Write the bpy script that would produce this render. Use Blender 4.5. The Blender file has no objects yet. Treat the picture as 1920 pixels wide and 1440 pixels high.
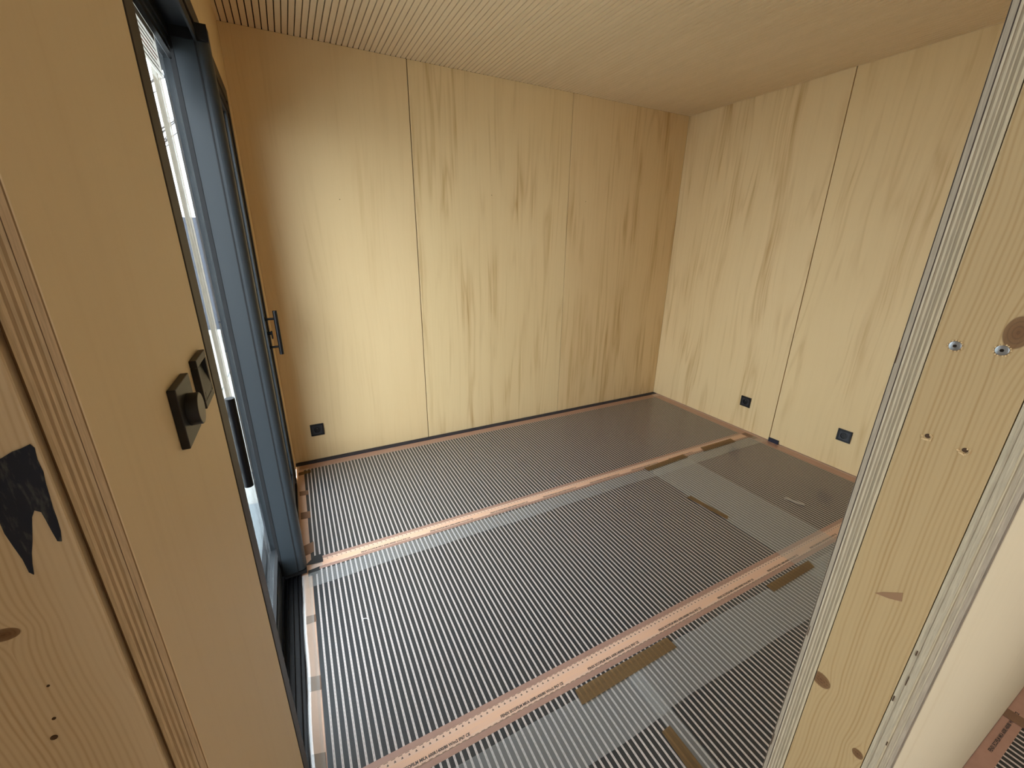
import bpy, math, random
from mathutils import Matrix, Vector

# ------------------------------------------------------------------ camera
S = bpy.context.scene
COL = S.collection
W, H = 3.2226, 2.4                      # room width, ceiling height
cam_d = bpy.data.cameras.new('camera'); cam = bpy.data.objects.new('camera', cam_d); COL.objects.link(cam)
cam_d.sensor_width = 36.0; cam_d.lens = 776.98 / 1920 * 36.0
cam_d.clip_start = 0.01; cam_d.clip_end = 200
Rr = Vector((0.888419, -0.458875, 0.012066)); Rd = Vector((-0.139726, -0.295372, -0.945110)); Rf = Vector((0.437252, 0.837967, -0.326530))
m = Matrix.Identity(4)
for i in range(3):
    m[i][0] = Rr[i]; m[i][1] = -Rd[i]; m[i][2] = -Rf[i]
m.translation = (0.146751, -2.817612, 1.421914)
cam.matrix_world = m
S.camera = cam
# ------------------------------------------------------------------ sky, exposure
world = bpy.data.worlds.new('overcast_sky'); S.world = world; world.use_nodes = True
bg = world.node_tree.nodes['Background']
bg.inputs['Color'].default_value = (0.88, 0.94, 1.0, 1); bg.inputs['Strength'].default_value = 2.2
S.view_settings.view_transform = 'Standard'; S.view_settings.look = 'None'
S.view_settings.exposure = 2.34; S.view_settings.gamma = 1.0
S.view_settings.use_curve_mapping = False
S.cycles.use_denoising = True
S.cycles.max_bounces = 12; S.cycles.diffuse_bounces = 8; S.cycles.glossy_bounces = 5; S.cycles.transparent_max_bounces = 24
S.cycles.caustics_reflective = False; S.cycles.caustics_refractive = False

def portal(name, loc, rot, sx, sy):
    l = bpy.data.lights.new(name, 'AREA'); l.shape = 'RECTANGLE'; l.size = sx; l.size_y = sy
    l.cycles.is_portal = True
    o = bpy.data.objects.new(name, l); COL.objects.link(o); o.location = loc; o.rotation_euler = rot
    return o
portal('daylight_portal', (-0.17, -1.098, 1.02), (0, -math.pi/2, 0), 2.0, 1.70)
portal('daylight_portal', (-0.31, -4.2, 1.4), (0, -math.pi/2, 0), 1.4, 1.2)

# ------------------------------------------------------------------ helpers
rnd = random.Random(4)
def srgb(r, g, b):
    f = lambda c: (c/255)/12.92 if c/255 <= 0.04045 else (((c/255)+0.055)/1.055)**2.4
    return (f(r), f(g), f(b), 1.0)

class NT:
    """small wrapper that writes node maths as python calls"""
    def __init__(self, name):
        self.mat = bpy.data.materials.new(name); self.mat.use_nodes = True
        self.t = self.mat.node_tree; self.t.nodes.clear()
        self.out = self.t.nodes.new('ShaderNodeOutputMaterial')
    def n(self, typ, **kw):
        x = self.t.nodes.new(typ)
        for k, v in kw.items(): setattr(x, k, v)
        return x
    def put(self, sock, v):
        if isinstance(v, bpy.types.NodeSocket): self.t.links.new(v, sock)
        elif v is not None: sock.default_value = v
    def m(self, op, a, b=None, c=None, clamp=False):
        x = self.n('ShaderNodeMath', operation=op); x.use_clamp = clamp
        self.put(x.inputs[0], a); self.put(x.inputs[1], b)
        if c is not None: self.put(x.inputs[2], c)
        return x.outputs[0]
    def pos(self):
        g = self.n('ShaderNodeNewGeometry'); s = self.n('ShaderNodeSeparateXYZ'); self.t.links.new(g.outputs['Position'], s.inputs[0]); return s.outputs
    def obj(self):
        g = self.n('ShaderNodeTexCoord'); s = self.n('ShaderNodeSeparateXYZ'); self.t.links.new(g.outputs['Object'], s.inputs[0]); return s.outputs
    def vec(self, x, y, z):
        c = self.n('ShaderNodeCombineXYZ'); self.put(c.inputs[0], x); self.put(c.inputs[1], y); self.put(c.inputs[2], z); return c.outputs[0]
    def noise(self, v, scale=1.0, detail=3.0, rough=0.5, dist=0.0):
        x = self.n('ShaderNodeTexNoise'); self.put(x.inputs['Vector'], v); x.inputs['Scale'].default_value = scale
        x.inputs['Detail'].default_value = detail; x.inputs['Roughness'].default_value = rough; x.inputs['Distortion'].default_value = dist
        return x.outputs['Fac']
    def ramp(self, f, stops):
        x = self.n('ShaderNodeValToRGB'); e = x.color_ramp.elements
        while len(e) < len(stops): e.new(0.5)
        for q, (p, c) in zip(e, stops):
            q.position = p; q.color = c if isinstance(c, tuple) else (c, c, c, 1)
        self.put(x.inputs[0], f); return x.outputs[0]
    def mix(self, f, a, b):
        x = self.n('ShaderNodeMix', data_type='RGBA'); self.put(x.inputs[0], f); self.put(x.inputs[6], a); self.put(x.inputs[7], b); return x.outputs[2]
    def band(self, v, lo, hi):
        return self.m('MULTIPLY', self.m('GREATER_THAN', v, lo), self.m('LESS_THAN', v, hi))
    def bsdf(self, color, rough=0.5, metal=0.0, spec=0.5, bump=None, bump_s=0.1, coat=0.0):
        b = self.n('ShaderNodeBsdfPrincipled')
        self.put(b.inputs['Base Color'], color); self.put(b.inputs['Roughness'], rough); self.put(b.inputs['Metallic'], metal)
        self.put(b.inputs['Specular IOR Level'], spec); self.put(b.inputs['Coat Weight'], coat); b.inputs['Coat Roughness'].default_value = 0.08
        if bump is not None:
            k = self.n('ShaderNodeBump'); k.inputs['Strength'].default_value = bump_s; k.inputs['Distance'].default_value = 0.002
            self.put(k.inputs['Height'], bump); self.t.links.new(k.outputs[0], b.inputs['Normal'])
        return b.outputs[0]
    def schlick(self, r0):
        """reflectance of a thin surface seen from either side"""
        g = self.n('ShaderNodeNewGeometry'); d = self.n('ShaderNodeVectorMath', operation='DOT_PRODUCT')
        self.t.links.new(g.outputs['Normal'], d.inputs[0]); self.t.links.new(g.outputs['Incoming'], d.inputs[1])
        q = self.m('SUBTRACT', 1.0, self.m('ABSOLUTE', d.outputs['Value']), clamp=True)
        return self.m('ADD', r0, self.m('MULTIPLY', self.m('POWER', q, 5.0), 1.0-r0))
    def done(self, sh):
        self.t.links.new(sh, self.out.inputs[0]); return self.mat

def plain(name, col, rough=0.5, metal=0.0, spec=0.5, var=0.06, scale=40.0):
    k = NT(name); p = k.obj(); f = k.noise(k.vec(p[0], p[1], p[2]), scale, 3)
    a = tuple(c*(1-var) for c in col[:3])+(1,); b = tuple(min(1, c*(1+var)) for c in col[:3])+(1,)
    return k.done(k.bsdf(k.mix(f, a, b), rough, metal, spec))

def veneer(name, axis, seed, streak=0.6, fine=0.5, light=(0.74, 0.60, 0.385), curve=1.0):
    """rotary-cut poplar plywood face, grain running up the wall"""
    k = NT(name); p = k.pos(); u = k.m('ADD', p[axis], seed*3.7); z = p[2]
    warp = k.noise(k.vec(k.m('MULTIPLY', u, 1.6), seed, k.m('MULTIPLY', z, 0.55)), 1.0, 2)
    uw = k.m('ADD', u, k.m('MULTIPLY', k.m('SUBTRACT', warp, 0.5), 0.16*curve))
    s1 = k.noise(k.vec(k.m('MULTIPLY', uw, 9.0), seed, k.m('MULTIPLY', z, 0.42)), 1.0, 3, 0.6)
    s2 = k.noise(k.vec(k.m('MULTIPLY', uw, 60.0), seed+2, k.m('MULTIPLY', z, 1.3)), 1.0, 3, 0.65)
    s3 = k.noise(k.vec(k.m('MULTIPLY', u, 420.0), seed+5, k.m('MULTIPLY', z, 9.0)), 1.0, 2)
    cl = k.noise(k.vec(k.m('MULTIPLY', u, 1.4), seed+9, k.m('MULTIPLY', z, 0.8)), 1.0, 2)
    mask = k.ramp(s1, [(0.52, 0.0), (0.585, 1.0), (0.70, 0.25)])
    lines = k.ramp(s2, [(0.50, 0.0), (0.60, 0.75), (0.72, 1.0)])
    fade = k.ramp(k.noise(k.vec(k.m('MULTIPLY', u, 7.0), seed+14, k.m('MULTIPLY', z, 1.5)), 1.0, 2), [(0.38, 0.0), (0.62, 1.0)])
    st = k.m('MULTIPLY', k.m('ADD', k.m('MULTIPLY', mask, 0.30), k.m('MULTIPLY', k.m('MULTIPLY', mask, lines), 0.6)), k.m('MULTIPLY', fade, streak), clamp=True)
    st = k.m('ADD', st, k.m('MULTIPLY', lines, 0.08*fine), clamp=True)
    s4 = k.noise(k.vec(k.m('MULTIPLY', uw, 5.5), seed+21, k.m('MULTIPLY', z, 0.36)), 1.0, 2.5, 0.55)
    rg = k.m('ABSOLUTE', k.m('SUBTRACT', k.m('FRACT', k.m('MULTIPLY', s4, 9.0)), 0.5))
    rg = k.m('MULTIPLY', k.ramp(rg, [(0.0, 1.0), (0.10, 0.55), (0.24, 0.0)]), k.ramp(fade, [(0.3, 0.15), (0.9, 1.0)]))
    st = k.m('ADD', st, k.m('MULTIPLY', rg, 0.46*streak), clamp=True)
    L = light+(1,); D = (light[0]*0.62, light[1]*0.50, light[2]*0.36, 1)
    c = k.mix(st, L, D)
    c = k.mix(k.m('MULTIPLY', k.ramp(cl, [(0.35, 0.0), (0.7, 1.0)]), 0.22), c, (light[0]*0.84, light[1]*0.78, light[2]*0.66, 1))
    c = k.mix(k.m('MULTIPLY', s3, 0.10), c, (light[0]*0.7, light[1]*0.66, light[2]*0.55, 1))
    return k.done(k.bsdf(c, 0.55, 0, 0.35, s3, 0.05))

def pine(name, axis, knots, seed=0.0, light=(0.50, 0.335, 0.15)):
    """planed softwood, grain up the stud, knots given as (u, z, ru, rz)"""
    k = NT(name); p = k.pos(); u = p[axis]; z = p[2]
    wob = k.noise(k.vec(seed, seed, k.m('MULTIPLY', z, 2.2)), 1.0, 2)
    wob2 = k.noise(k.vec(k.m('MULTIPLY', u, 14), seed, k.m('MULTIPLY', z, 5.0)), 1.0, 2)
    uu = k.m('ADD', u, k.m('ADD', k.m('MULTIPLY', wob, 0.03), k.m('MULTIPLY', wob2, 0.010)))
    kn = None; kring = None
    for (ku, kz, ru, rz) in knots:
        du = k.m('DIVIDE', k.m('SUBTRACT', u, ku), ru); dz = k.m('DIVIDE', k.m('SUBTRACT', z, kz), rz)
        d = k.m('SQRT', k.m('ADD', k.m('MULTIPLY', du, du), k.m('MULTIPLY', dz, dz)))
        push = k.m('MULTIPLY', k.m('POWER', 2.718, k.m('MULTIPLY', d, -0.7)), k.m('MULTIPLY', k.m('SIGN', du), 0.012))
        uu = k.m('SUBTRACT', uu, push)
        msk = k.ramp(d, [(0.0, 1.0), (0.90, 0.86), (1.0, 0.0)])
        rg = k.m('MULTIPLY', k.m('SINE', k.m('MULTIPLY', d, 22.0)), 0.5)
        kn = msk if kn is None else k.m('MAXIMUM', kn, msk)
        kring = rg if kring is None else k.m('ADD', kring, k.m('MULTIPLY', rg, msk))
    w = k.m('SINE', k.m('MULTIPLY', uu, 1350.0)); w = k.m('ADD', k.m('MULTIPLY', w, 0.5), 0.5)
    w = k.m('POWER', w, 2.0)
    big = k.noise(k.vec(k.m('MULTIPLY', uu, 95), seed, k.m('MULTIPLY', z, 1.5)), 1.0, 2)
    w = k.m('MULTIPLY', w, k.ramp(big, [(0.36, 0.10), (0.62, 1.0)]))
    fib = k.noise(k.vec(k.m('MULTIPLY', u, 900), seed, k.m('MULTIPLY', z, 14)), 1.0, 2)
    L = light+(1,); D = (light[0]*0.72, light[1]*0.62, light[2]*0.50, 1)
    c = k.mix(k.m('MULTIPLY', w, 0.75), L, D)
    c = k.mix(k.m('MULTIPLY', fib, 0.22), c, (light[0]*0.72, light[1]*0.66, light[2]*0.6, 1))
    if kn is not None:
        kc = k.mix(kring, (0.15, 0.075, 0.032, 1), (0.085, 0.04, 0.018, 1))
        c = k.mix(kn, c, kc)
    return k.done(k.bsdf(c, 0.5, 0, 0.35, w, 0.06))

def ply_edge(name, col, axis, seed, rough_dark=0.5):
    """raw edge of one veneer of the plywood, fibres and little voids along its length"""
    k = NT(name); p = k.pos(); z = p[2]
    f = k.noise(k.vec(k.m('MULTIPLY', p[0], 700), k.m('MULTIPLY', p[1], 700), k.m('MULTIPLY', z, 30)), 1.0, 3, 0.65)
    g = k.noise(k.vec(seed, k.m('MULTIPLY', k.m('ADD', p[0], p[1]), 260), k.m('MULTIPLY', z, 7)), 1.0, 3, 0.6)
    void = k.ramp(g, [(0.66, 0.0), (0.72, 1.0)])
    c = k.mix(f, tuple(x*0.55 for x in col[:3])+(1,), tuple(min(1, x*1.38) for x in col[:3])+(1,))
    c = k.mix(k.m('MULTIPLY', void, rough_dark), c, (0.05, 0.03, 0.018, 1))
    return k.done(k.bsdf(c, 0.75, 0, 0.2, f, 0.25))

class MB:
    def __init__(self): self.v = []; self.f = []
    def box(self, lo, hi):
        b = len(self.v); x0, y0, z0 = lo; x1, y1, z1 = hi
        self.v += [(x0,y0,z0),(x1,y0,z0),(x1,y1,z0),(x0,y1,z0),(x0,y0,z1),(x1,y0,z1),(x1,y1,z1),(x0,y1,z1)]
        self.f += [tuple(b+i for i in q) for q in ((0,3,2,1),(4,5,6,7),(0,1,5,4),(1,2,6,5),(2,3,7,6),(3,0,4,7))]
        return self
    def tube(self, pts, r, n=16, caps=True, rs=None):
        pts = [Vector(p) for p in pts]; rings = []
        for i, p in enumerate(pts):
            d = (pts[min(i+1, len(pts)-1)]-pts[max(i-1, 0)]).normalized()
            a = d.orthogonal().normalized() if i == 0 else (a - d*a.dot(d)).normalized()
            bb = d.cross(a); rr = rs[i] if rs else r; ring = []
            for j in range(n):
                t = 2*math.pi*j/n; ring.append(len(self.v)); self.v.append(tuple(p+(a*math.cos(t)+bb*math.sin(t))*rr))
            rings.append(ring)
        for A, B in zip(rings, rings[1:]):
            for j in range(n): self.f.append((A[j], A[(j+1) % n], B[(j+1) % n], B[j]))
        if caps: self.f.append(tuple(reversed(rings[0]))); self.f.append(tuple(rings[-1]))
        return self
    def prism(self, poly, fn, t0, t1):
        """polygon [(a,b)] extruded from t0 to t1; fn(a,b,t) gives the point"""
        n = len(poly); b = len(self.v)
        self.v += [fn(a, c, t0) for a, c in poly]+[fn(a, c, t1) for a, c in poly]
        self.f.append(tuple(range(b+n-1, b-1, -1))); self.f.append(tuple(range(b+n, b+2*n)))
        for i in range(n): self.f.append((b+i, b+(i+1) % n, b+n+(i+1) % n, b+n+i))
        return self
    def mesh(self, name):
        me = bpy.data.meshes.new(name); me.from_pydata(self.v, [], self.f); me.update(); return me
    def build(self, name, mat, parent=None, bevel=0.0, smooth=False, label=None, seg=2):
        import bmesh
        me = self.mesh(name); bm = bmesh.new(); bm.from_mesh(me); bmesh.ops.recalc_face_normals(bm, faces=bm.faces)
        bm.to_mesh(me); bm.free()
        if smooth:
            for q in me.polygons: q.use_smooth = True
        o = bpy.data.objects.new(name, me); COL.objects.link(o); me.materials.append(mat)
        attach(o, parent)
        if bevel:
            mo = o.modifiers.new('bevel', 'BEVEL'); mo.width = bevel; mo.segments = seg; mo.limit_method = 'ANGLE'
        if smooth:
            mo = o.modifiers.new('edges', 'EDGE_SPLIT'); mo.split_angle = math.radians(40)
        if label: o['label'] = label
        return o
def attach(o, parent):
    if parent is not None:
        o.parent = parent
        o.matrix_parent_inverse = Matrix.Translation(-Vector(parent.get('_w', (0, 0, 0))))
def B(name, lo, hi, mat, parent=None, bevel=0.0, label=None):
    return MB().box(tuple(min(a, b) for a, b in zip(lo, hi)), tuple(max(a, b) for a, b in zip(lo, hi))).build(name, mat, parent, bevel, label=label)
def empty(name, loc, label=None, cat=None, kind=None, group=None):
    o = bpy.data.objects.new(name, None); COL.objects.link(o); o.location = loc; o['_w'] = tuple(loc); o.empty_display_size = 0.05
    return tag(o, label, cat, kind, group)
def tag(o, label=None, cat=None, kind=None, group=None):
    if label: o['label'] = label
    if cat: o['category'] = cat
    if kind: o['kind'] = kind
    if group: o['group'] = group
    return o

# ------------------------------------------------------------------ materials
M = {}
M['slate'] = plain('slate_grey_aluminium', (0.020, 0.026, 0.031), 0.42, 0.0, 0.45, 0.04, 300)
M['bronze'] = plain('dark_frame_coating', (0.024, 0.019, 0.015), 0.5, 0, 0.35, 0.05, 200)
M['black'] = plain('black_plastic', (0.006, 0.006, 0.007), 0.40, 0, 0.35, 0.1, 60)
M['black_metal'] = plain('black_metal', (0.004, 0.004, 0.005), 0.35, 0.0, 0.2, 0.1, 60)
M['rubber'] = plain('black_gasket', (0.008, 0.008, 0.009), 0.6, 0, 0.3)
M['switch'] = plain('matt_black_switch', (0.007, 0.006, 0.005), 0.42, 0, 0.38, 0.08, 120)
M['knobface'] = plain('grey_knob_face', (0.12, 0.105, 0.09), 0.4, 0.3, 0.5, 0.05)
M['steel'] = plain('bright_steel', (0.33, 0.35, 0.36), 0.42, 0.9, 0.5, 0.15, 300)
M['navy'] = plain('navy_edge_foam', (0.012, 0.014, 0.030), 0.5, 0, 0.4, 0.3, 30)
M['dark'] = plain('dark_backing', (0.016, 0.010, 0.006), 0.9, 0, 0.1)
M['groove'] = plain('brown_groove_backing', (0.045, 0.024, 0.010), 0.9, 0, 0.1)
M['underlay'] = plain('pinkish_underlay', (0.62, 0.46, 0.38), 0.6, 0, 0.3, 0.08, 12)
M['insul'] = plain('insulation_core', (0.5, 0.45, 0.3), 0.9)
M['plaster'] = plain('pale_board', (0.72, 0.66, 0.54), 0.7)
M['paper'] = plain('label_paper', (0.80, 0.80, 0.78), 0.5, 0, 0.3, 0.03)
def paper_mat():
    k = NT('backlit_label_paper'); d = k.n('ShaderNodeBsdfDiffuse'); d.inputs[0].default_value = (0.8, 0.8, 0.78, 1)
    t = k.n('ShaderNodeBsdfTranslucent'); t.inputs[0].default_value = (0.8, 0.8, 0.78, 1); x = k.n('ShaderNodeMixShader'); x.inputs[0].default_value = 0.35
    k.t.links.new(d.outputs[0], x.inputs[1]); k.t.links.new(t.outputs[0], x.inputs[2]); return k.done(x.outputs[0])
M['label'] = paper_mat()
M['ink_grey'] = plain('grey_ink', (0.25, 0.25, 0.26), 0.6)
M['ink_dark'] = plain('dark_ink', (0.10, 0.11, 0.13), 0.6)
M['ink_red'] = plain('red_ink', (0.36, 0.16, 0.15), 0.6)
M['print'] = plain('film_print_ink', (0.045, 0.035, 0.035), 0.5)
M['screwhole'] = plain('drilled_hole', (0.06, 0.03, 0.012), 0.9)
M['splinter'] = plain('torn_fibre', (0.62, 0.45, 0.24), 0.8, 0, 0.2, 0.2, 300)
M['bark'] = plain('bare_bark', (0.09, 0.075, 0.07), 0.9, 0, 0.2, 0.3, 20)
M['post'] = plain('weathered_timber', (0.30, 0.25, 0.18), 0.8, 0, 0.2, 0.2, 25)
M['fence'] = plain('dark_blue_grey_boards', (0.075, 0.085, 0.11), 0.8, 0, 0.2, 0.25, 9)
M['slab'] = plain('blue_grey_slab', (0.30, 0.34, 0.36), 0.6, 0, 0.4, 0.15, 9)
M['joint'] = plain('paver_joint', (0.10, 0.095, 0.085), 0.9)
M['paver'] = plain('pale_concrete_paver', (0.52, 0.52, 0.49), 0.8, 0, 0.3, 0.12, 30)
M['cladding'] = plain('outer_cladding', (0.20, 0.21, 0.22), 0.8)

def slat_mat():
    k = NT('tan_ceiling_slat'); p = k.pos()
    f = k.noise(k.vec(p[0], p[1], p[2]), 900, 2, 0.6); g = k.noise(k.vec(p[0], p[1], p[2]), 3, 2)
    oi = k.n('ShaderNodeObjectInfo')
    c = k.mix(f, (0.69, 0.525, 0.32, 1), (0.81, 0.635, 0.41, 1))
    c = k.mix(k.m('MULTIPLY', g, 0.15), c, (0.60, 0.455, 0.275, 1))
    c = k.mix(k.m('MULTIPLY', oi.outputs['Random'], 0.16), c, (0.60, 0.455, 0.275, 1))
    return k.done(k.bsdf(c, 0.7, 0, 0.25))
M['slat'] = slat_mat()

PITCH = 0.0207
def film_mat():
    """carbon bars printed across the film with pale gaps between them"""
    k = NT('printed_carbon_film'); p = k.pos()
    u = k.m('DIVIDE', k.m('SUBTRACT', p[0], 0.0595), PITCH); fr = k.m('FRACT', u); idx = k.m('FLOOR', u)
    white = k.m('MULTIPLY', k.m('LESS_THAN', fr, 0.315), k.m('GREATER_THAN', p[0], 0.052))
    rn = k.n('ShaderNodeTexWhiteNoise', noise_dimensions='1D'); k.put(rn.inputs['W'], idx)
    dash = k.m('MULTIPLY', k.band(fr, 0.130, 0.185), k.m('LESS_THAN', k.m('FRACT', k.m('ADD', k.m('MULTIPLY', p[1], 70.0), rn.outputs['Value'])), 0.55))
    n = k.noise(k.vec(p[0], p[1], p[2]), 260, 2)
    dark = k.mix(n, (0.011, 0.014, 0.018, 1), (0.020, 0.022, 0.026, 1))  # faint blue in the bars imitates reflected sky
    wn = k.mix(n, (0.56, 0.49, 0.465, 1), (0.66, 0.59, 0.565, 1))
    wn = k.mix(k.m('MULTIPLY', dash, 0.65), wn, (0.22, 0.13, 0.13, 1))
    c = k.mix(white, dark, wn)
    return k.done(k.bsdf(c, 0.42, 0, 0.5, k.noise(k.vec(p[0], p[1], p[2]), 9, 2), 0.15))
M['film'] = film_mat()

def margin_mat():
    """clear film edge over the pale copper band, with its printed dashes and little marks"""
    k = NT('pale_copper_margin'); p = k.pos(); o = k.obj(); y = o[1]      # object origin sits on the margin's far edge
    fr = k.m('FRACT', k.m('DIVIDE', p[0], PITCH))
    d1 = k.m('MULTIPLY', k.band(y, -0.0022, -0.0005), k.m('LESS_THAN', fr, 0.60))
    d2 = k.m('MULTIPLY', k.band(y, -0.0500, -0.0484), k.m('LESS_THAN', k.m('FRACT', k.m('ADD', k.m('DIVIDE', p[0], PITCH), 0.3)), 0.60))
    h = k.m('DIVIDE', k.m('ADD', y, 0.0120), 0.0058)                      # 0 at the foot, 1 at the tip of a mark
    ax = k.m('ABSOLUTE', k.m('SUBTRACT', fr, 0.5))
    tri = k.m('MULTIPLY', k.band(h, 0.0, 1.0), k.m('LESS_THAN', ax, k.m('SUBTRACT', 0.17, k.m('MULTIPLY', h, 0.13))))
    ink = k.m('MAXIMUM', k.m('MAXIMUM', d1, d2), tri)
    n = k.noise(k.vec(k.m('MULTIPLY', p[0], 3), k.m('MULTIPLY', p[1], 30), 0.0), 4, 3)
    n2 = k.noise(k.vec(p[0], p[1], p[2]), 160, 2)
    c = k.mix(k.ramp(n, [(0.35, 0.0), (0.65, 1.0)]), (0.78, 0.49, 0.36, 1), (0.82, 0.50, 0.335, 1))
    edge = k.m('ADD', k.m('GREATER_THAN', y, -0.016), k.m('LESS_THAN', y, -0.042), clamp=True)
    c = k.mix(k.m('MULTIPLY', edge, 0.35), c, (0.74, 0.56, 0.47, 1))
    c = k.mix(k.m('MULTIPLY', n2, 0.12), c, (0.6, 0.40, 0.3, 1))
    c = k.mix(k.m('MULTIPLY', ink, 0.9), c, (0.06, 0.045, 0.045, 1))
    return k.done(k.bsdf(c, 0.35, 0.0, 0.5))
M['margin'] = margin_mat()
def copper_mat():
    k = NT('copper_busbar'); p = k.pos()
    n = k.noise(k.vec(k.m('MULTIPLY', p[0], 5), k.m('MULTIPLY', p[1], 5), 0.0), 6, 3)
    c = k.mix(n, (0.40, 0.235, 0.185, 1), (0.50, 0.31, 0.25, 1))
    return k.done(k.bsdf(c, 0.38, 0.25, 0.5))
M['copper'] = copper_mat()
def foil_mat(name, milk, r0):
    """clear polythene: mostly see-through, a little milky, glossy"""
    k = NT(name); p = k.pos()
    n = k.noise(k.vec(k.m('MULTIPLY', p[0], 1.0), p[1], p[2]), 5.0, 3)
    tr = k.n('ShaderNodeBsdfTransparent'); tr.inputs[0].default_value = (0.95, 0.96, 0.96, 1)
    df = k.n('ShaderNodeBsdfDiffuse'); df.inputs[0].default_value = (0.78, 0.82, 0.84, 1)
    gl = k.n('ShaderNodeBsdfGlossy'); gl.inputs['Roughness'].default_value = 0.16
    bp = k.n('ShaderNodeBump'); bp.inputs['Strength'].default_value = 0.35; bp.inputs['Distance'].default_value = 0.01
    k.t.links.new(n, bp.inputs['Height']); k.t.links.new(bp.outputs[0], gl.inputs['Normal'])
    m1 = k.n('ShaderNodeMixShader'); m1.inputs[0].default_value = milk
    k.t.links.new(tr.outputs[0], m1.inputs[1]); k.t.links.new(df.outputs[0], m1.inputs[2])
    m2 = k.n('ShaderNodeMixShader'); k.put(m2.inputs[0], k.schlick(r0))
    k.t.links.new(m1.outputs[0], m2.inputs[1]); k.t.links.new(gl.outputs[0], m2.inputs[2])
    return k.done(m2.outputs[0])
M['foil'] = foil_mat('clear_polythene', 0.016, 0.03)
M['foil2'] = foil_mat('doubled_polythene', 0.14, 0.06)
def tape_mat(name, col, through):
    k = NT(name); p = k.pos()
    n = k.noise(k.vec(p[0], p[1], p[2]), 70, 3)
    tr = k.n('ShaderNodeBsdfTransparent'); tr.inputs[0].default_value = (0.82, 0.70, 0.52, 1)
    sh = k.bsdf(k.mix(n, tuple(x*0.88 for x in col)+(1,), tuple(x*1.12 for x in col)+(1,)), 0.34, 0, 0.5)
    m1 = k.n('ShaderNodeMixShader'); k.put(m1.inputs[0], k.m('ADD', through, k.m('MULTIPLY', n, 0.08)))
    k.t.links.new(sh, m1.inputs[1]); k.t.links.new(tr.outputs[0], m1.inputs[2])
    return k.done(m1.outputs[0])
M['tape'] = tape_mat('brown_packing_tape', (0.25, 0.17, 0.092), 0.58)
M['tape2'] = tape_mat('brown_packing_tape_on_copper', (0.27, 0.155, 0.10), 0.25)
M['black_tape'] = tape_mat('black_tape', (0.020, 0.024, 0.028), 0.05)
M['white_tape'] = tape_mat('milky_tape', (0.6, 0.6, 0.58), 0.45)
def glass_mat():
    k = NT('window_glass')
    tr = k.n('ShaderNodeBsdfTransparent'); tr.inputs[0].default_value = (0.955, 0.98, 0.985, 1)
    gl = k.n('ShaderNodeBsdfGlossy'); gl.inputs['Roughness'].default_value = 0.0
    mx = k.n('ShaderNodeMixShader'); k.put(mx.inputs[0], k.schlick(0.04))
    k.t.links.new(tr.outputs[0], mx.inputs[1]); k.t.links.new(gl.outputs[0], mx.inputs[2])
    return k.done(mx.outputs[0])
M['glass'] = glass_mat()
def paint_mat():
    k = NT('dark_blue_paint'); p = k.pos()
    n = k.noise(k.vec(k.m('MULTIPLY', p[0], 260), p[1], k.m('MULTIPLY', p[2], 60)), 1.0, 4, 0.6)
    c = k.mix(k.ramp(n, [(0.52, 0.0), (0.72, 1.0)]), (0.010, 0.016, 0.034, 1), (0.075, 0.082, 0.088, 1))
    return k.done(k.bsdf(c, 0.6, 0, 0.3))
M['paint'] = paint_mat()

# ------------------------------------------------------------------ floor, walls, ceiling
YF, YN = -2.605, -2.739                    # two faces of the partition
XE = 0.77                                  # end of the partition
fl = MB().box((0.0, -2.40, -0.08), (W+0.1, 0.10, -0.0012)).box((-0.30, -5.6, -0.08), (W+0.1, -2.40, -0.0012)).build('floor', M['underlay']); tag(fl, 'pinkish underlay floor below the heating films', None, 'structure')

wb = B('wall_back', (-0.15, 0.020, -0.05), (W+0.15, 0.14, H+0.05), M['dark']); tag(wb, 'back wall lined with three tall plywood panels', None, 'structure')
xs = [(0.0, 0.9048), (0.9102, 2.0704), (2.0746, W-0.0005)]
vb = [veneer('veneer_plain_panel', 0, 1.3, 0.22, 0.5, (0.735, 0.555, 0.31)), veneer('veneer_streaked_panel', 0, 2.1, 0.85, 0.9, (0.745, 0.572, 0.32), 0.35),
      veneer('veneer_brown_streaked_panel', 0, 3.4, 0.85, 1.0, (0.735, 0.555, 0.31), 0.35)]
for (a, b), mt in zip(xs, vb): B('panel', (a, 0.0, 0.004), (b, 0.018, H), mt, wb, 0.0008)

for (hx, hz) in ((0.463, 1.639), (1.442, 1.715), (2.234, 1.713)):
    MB().tube([(hx, 0.0003, hz), (hx, -0.0004, hz)], 0.0026, 8).build('nail_hole', M['screwhole'], wb)
wr = B('wall_right', (W+0.020, -5.6, -0.05), (W+0.14, 0.10, H+0.05), M['dark']); tag(wr, 'right wall lined with plywood panels above two sockets', None, 'structure')
vr = [veneer('veneer_wavy_panel', 1, 5.2, 0.8, 0.6, (0.745, 0.572, 0.325), 1.5), veneer('veneer_wavy_near_panel', 1, 6.7, 0.75, 0.5, (0.745, 0.572, 0.32), 1.9)]
B('panel', (W, -1.1831, 0.004), (W+0.018, 0.0, H), vr[0], wr, 0.0008)
B('panel', (W, -2.42, 0.004), (W+0.018, -1.1883, H), vr[1], wr, 0.0008)
B('panel', (W, -5.5, 0.004), (W+0.018, -2.424, H), vr[0], wr, 0.0008)

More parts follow.
